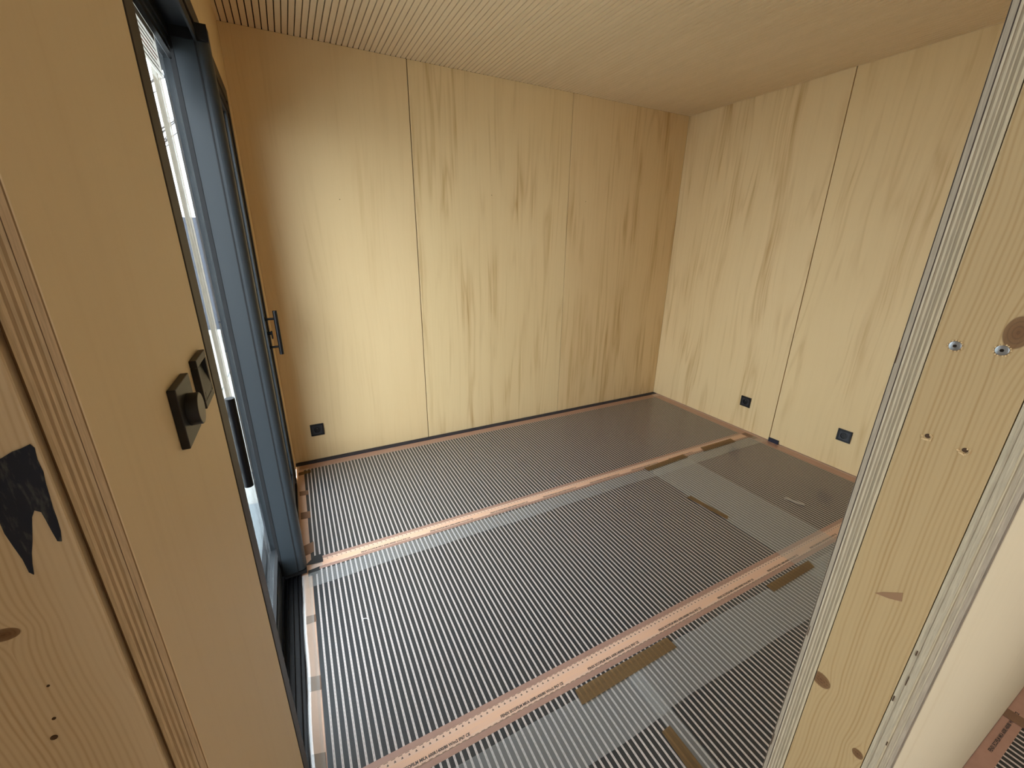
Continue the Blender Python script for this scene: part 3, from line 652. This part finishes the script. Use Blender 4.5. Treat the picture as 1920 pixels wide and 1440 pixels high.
def socket(o, r, n, label):
    e = empty('wall_socket', o, label, 'socket', None, 'black wall sockets'); fn = plate_fn(o, r, n)
    mb = MB(); frame_ring(mb, fn, 0.081, 0.060, 0.0, 0.009); mb.build('cover_frame', M['black'], e, 0.0012)
    mb = MB(); ringpoly(mb, fn, 0.0590, 0.0205, 0.001, 0.0075); mb.build('insert', plain('black_insert', (0.020, 0.021, 0.027), 0.3), e)
    w = MB()
    w.prism([(0.0203*math.cos(2*math.pi*i/28), 0.0203*math.sin(2*math.pi*i/28)) for i in range(28)], fn, 0.0002, 0.0012)
    well = w.build('well', M['black'], e)
    MB().tube([fn(0, 0.009, 0.001), fn(0, 0.009, 0.008), fn(0, 0.009, 0.0092)], 0.0024, 14, rs=[0.0024, 0.0024, 0.0012]).build('earth_pin', M['steel'], well, smooth=True)
    for sx_ in (-1, 1): MB().tube([fn(sx_*0.0095, -0.004, 0.0011), fn(sx_*0.0095, -0.004, 0.0018)], 0.0028, 12).build('contact_hole', M['rubber'], well)
socket((0.159, -0.0001, 0.219), (1, 0, 0), (0, -1, 0), 'black socket low on the back wall beside the door corner')
socket((W-0.0001, -0.950, 0.236), (0, -1, 0), (-1, 0, 0), 'black socket on the right wall, left of the panel seam')
socket((W-0.0001, -1.642, 0.241), (0, -1, 0), (-1, 0, 0), 'black socket on the right wall, next to the partition end')

def dimmer(o):
    e = empty('dimmer_switch', o, 'black square dimmer with a big round knob on the left wall', 'switch'); fn = plate_fn(o, (0, 1, 0), (1, 0, 0))
    MB().prism(rect(0.076, 0.076), fn, 0.0, 0.009).build('cover_plate', M['switch'], e, 0.0012)
    kb = MB().tube([fn(0, 0, 0.009), fn(0, 0, 0.0205), fn(0, 0, 0.0215)], 0.0205, 48, rs=[0.0208, 0.0205, 0.0198]).build('knob', M['switch'], e, smooth=True)
    MB().tube([fn(0, 0, 0.0214), fn(0, 0, 0.0218)], 0.0188, 48).build('knob_face', M['knobface'], kb, smooth=True)
def rocker(o):
    e = empty('rocker_switch', o, 'black rocker light switch between the dimmer and the door frame', 'switch'); fn = plate_fn(o, (0, 1, 0), (1, 0, 0))
    mb = MB(); frame_ring(mb, fn, 0.074, 0.052, 0.0, 0.009); mb.build('cover_frame', M['switch'], e, 0.001)
    side = [(-0.0255, 0.0005), (0.0255, 0.0005), (0.0255, 0.0015), (-0.016, 0.0092), (-0.0255, 0.0088)]          # (height, depth)
    mb = MB(); b0 = 0; n = len(side)
    mb.v = [fn(-0.0255, h, t) for h, t in side]+[fn(0.0255, h, t) for h, t in side]
    mb.f = [tuple(range(n)), tuple(range(2*n-1, n-1, -1))]+[(i, (i+1) % n, n+(i+1) % n, n+i) for i in range(n)]
    rk = mb.build('rocker', M['switch'], e, 0.0005)
    MB().prism([(0.016, -0.0262), (0.021, -0.0262), (0.021, -0.0245), (0.016, -0.0245)], fn, 0.0088, 0.0093).build('printed_mark', M['ink_grey'], rk)
dimmer((0.0001, -2.2005, 1.2155))
rocker((0.0001, -2.068, 1.2175))

# ------------------------------------------------------------------ outside the door
gr = B('ground', (-14, -9, -0.22), (-0.166, 16, -0.14), M['joint']); tag(gr, 'paved yard outside the sliding door', None, 'structure')
pm = MB().box((0, 0, 0), (0.475, 0.475, 0.04)).mesh('paver'); pm.materials.append(M['paver'])
for i in range(5):
    for j in range(12):
        o = bpy.data.objects.new('paver', pm); COL.objects.link(o); o.location = (-0.66-i*0.485, -0.21+j*0.485, -0.14); attach(o, gr)
B('paving_beyond', (-13.9, -8.9, -0.14), (-2.62, 15.9, -0.102), M['paver'], gr)
B('paving_beyond', (-2.60, 5.62, -0.14), (-0.18, 15.9, -0.102), M['paver'], gr)
sb = B('door_step', (-1.9, -2.6, -0.14), (-0.168, -0.215, -0.098), M['slab'], gr, 0.004)
B('kerb', (-2.59, 5.40, -0.14), (-0.18, 5.61, -0.06), M['paper'], gr, 0.01)
fn_ = empty('board_fence', (-2.6, 5.9, -0.1), 'dark blue grey board fence across the yard', 'fence')
for i in range(9): B('board', (-4.4+i*0.42, 5.90, -0.1), (-4.4+i*0.42+0.405, 5.93, 1.72+rnd.uniform(-0.02, 0.02)), M['fence'], fn_)
for zz in (0.3, 1.35): B('fence_rail', (-4.4, 5.93, zz), (-0.62, 5.97, zz+0.09), M['fence'], fn_)
tp = B('timber_post', (-0.372, 0.47, -0.14), (-0.345, 0.53, 2.55), M['post'], None, 0.003); tag(tp, 'slim weathered timber post standing outside the door glass', 'post')
tb = empty('bare_tree', (-2.6, 9.6, -0.1), 'bare winter tree behind the yard fence', 'tree')
MB().tube([(-2.6, 9.6, -0.14), (-2.58, 9.6, 1.4), (-2.5, 9.6, 2.6), (-2.35, 9.6, 4.2), (-2.2, 9.6, 5.6)], 0.1, 10, rs=[0.14, 0.11, 0.09, 0.06, 0.02]).build('trunk', M['bark'], tb, smooth=True)
for q in range(26):
    z0 = 1.5+3.6*rnd.random(); a = rnd.uniform(-0.5, 0.5); s = rnd.choice((-1, 1, 1)); L = rnd.uniform(0.7, 1.7)
    p0 = Vector((-2.55+0.08*(z0-1.5), 9.6, z0)); d = Vector((s*math.cos(a), math.sin(a*2)*0.5, 0.75+rnd.uniform(-.35, .5))).normalized()
    p1 = p0+d*L*0.5+Vector((0, 0, 0.05)); p2 = p0+d*L+Vector((0, 0, rnd.uniform(-.1, .25)))
    br = MB().tube([p0, p1, p2], 0.02, 6, rs=[0.028, 0.017, 0.005]).build('branch', M['bark'], tb)
    for w_ in range(3):
        t0 = p1.lerp(p2, rnd.random()); t1 = t0+Vector((rnd.uniform(-.35, .35), rnd.uniform(-.2, .2), rnd.uniform(.05, .4)))
        MB().tube([t0, t1], 0.007, 5, rs=[0.009, 0.003]).build('twig', M['bark'], br)

for o in S.objects:
    if '_w' in o: del o['_w']
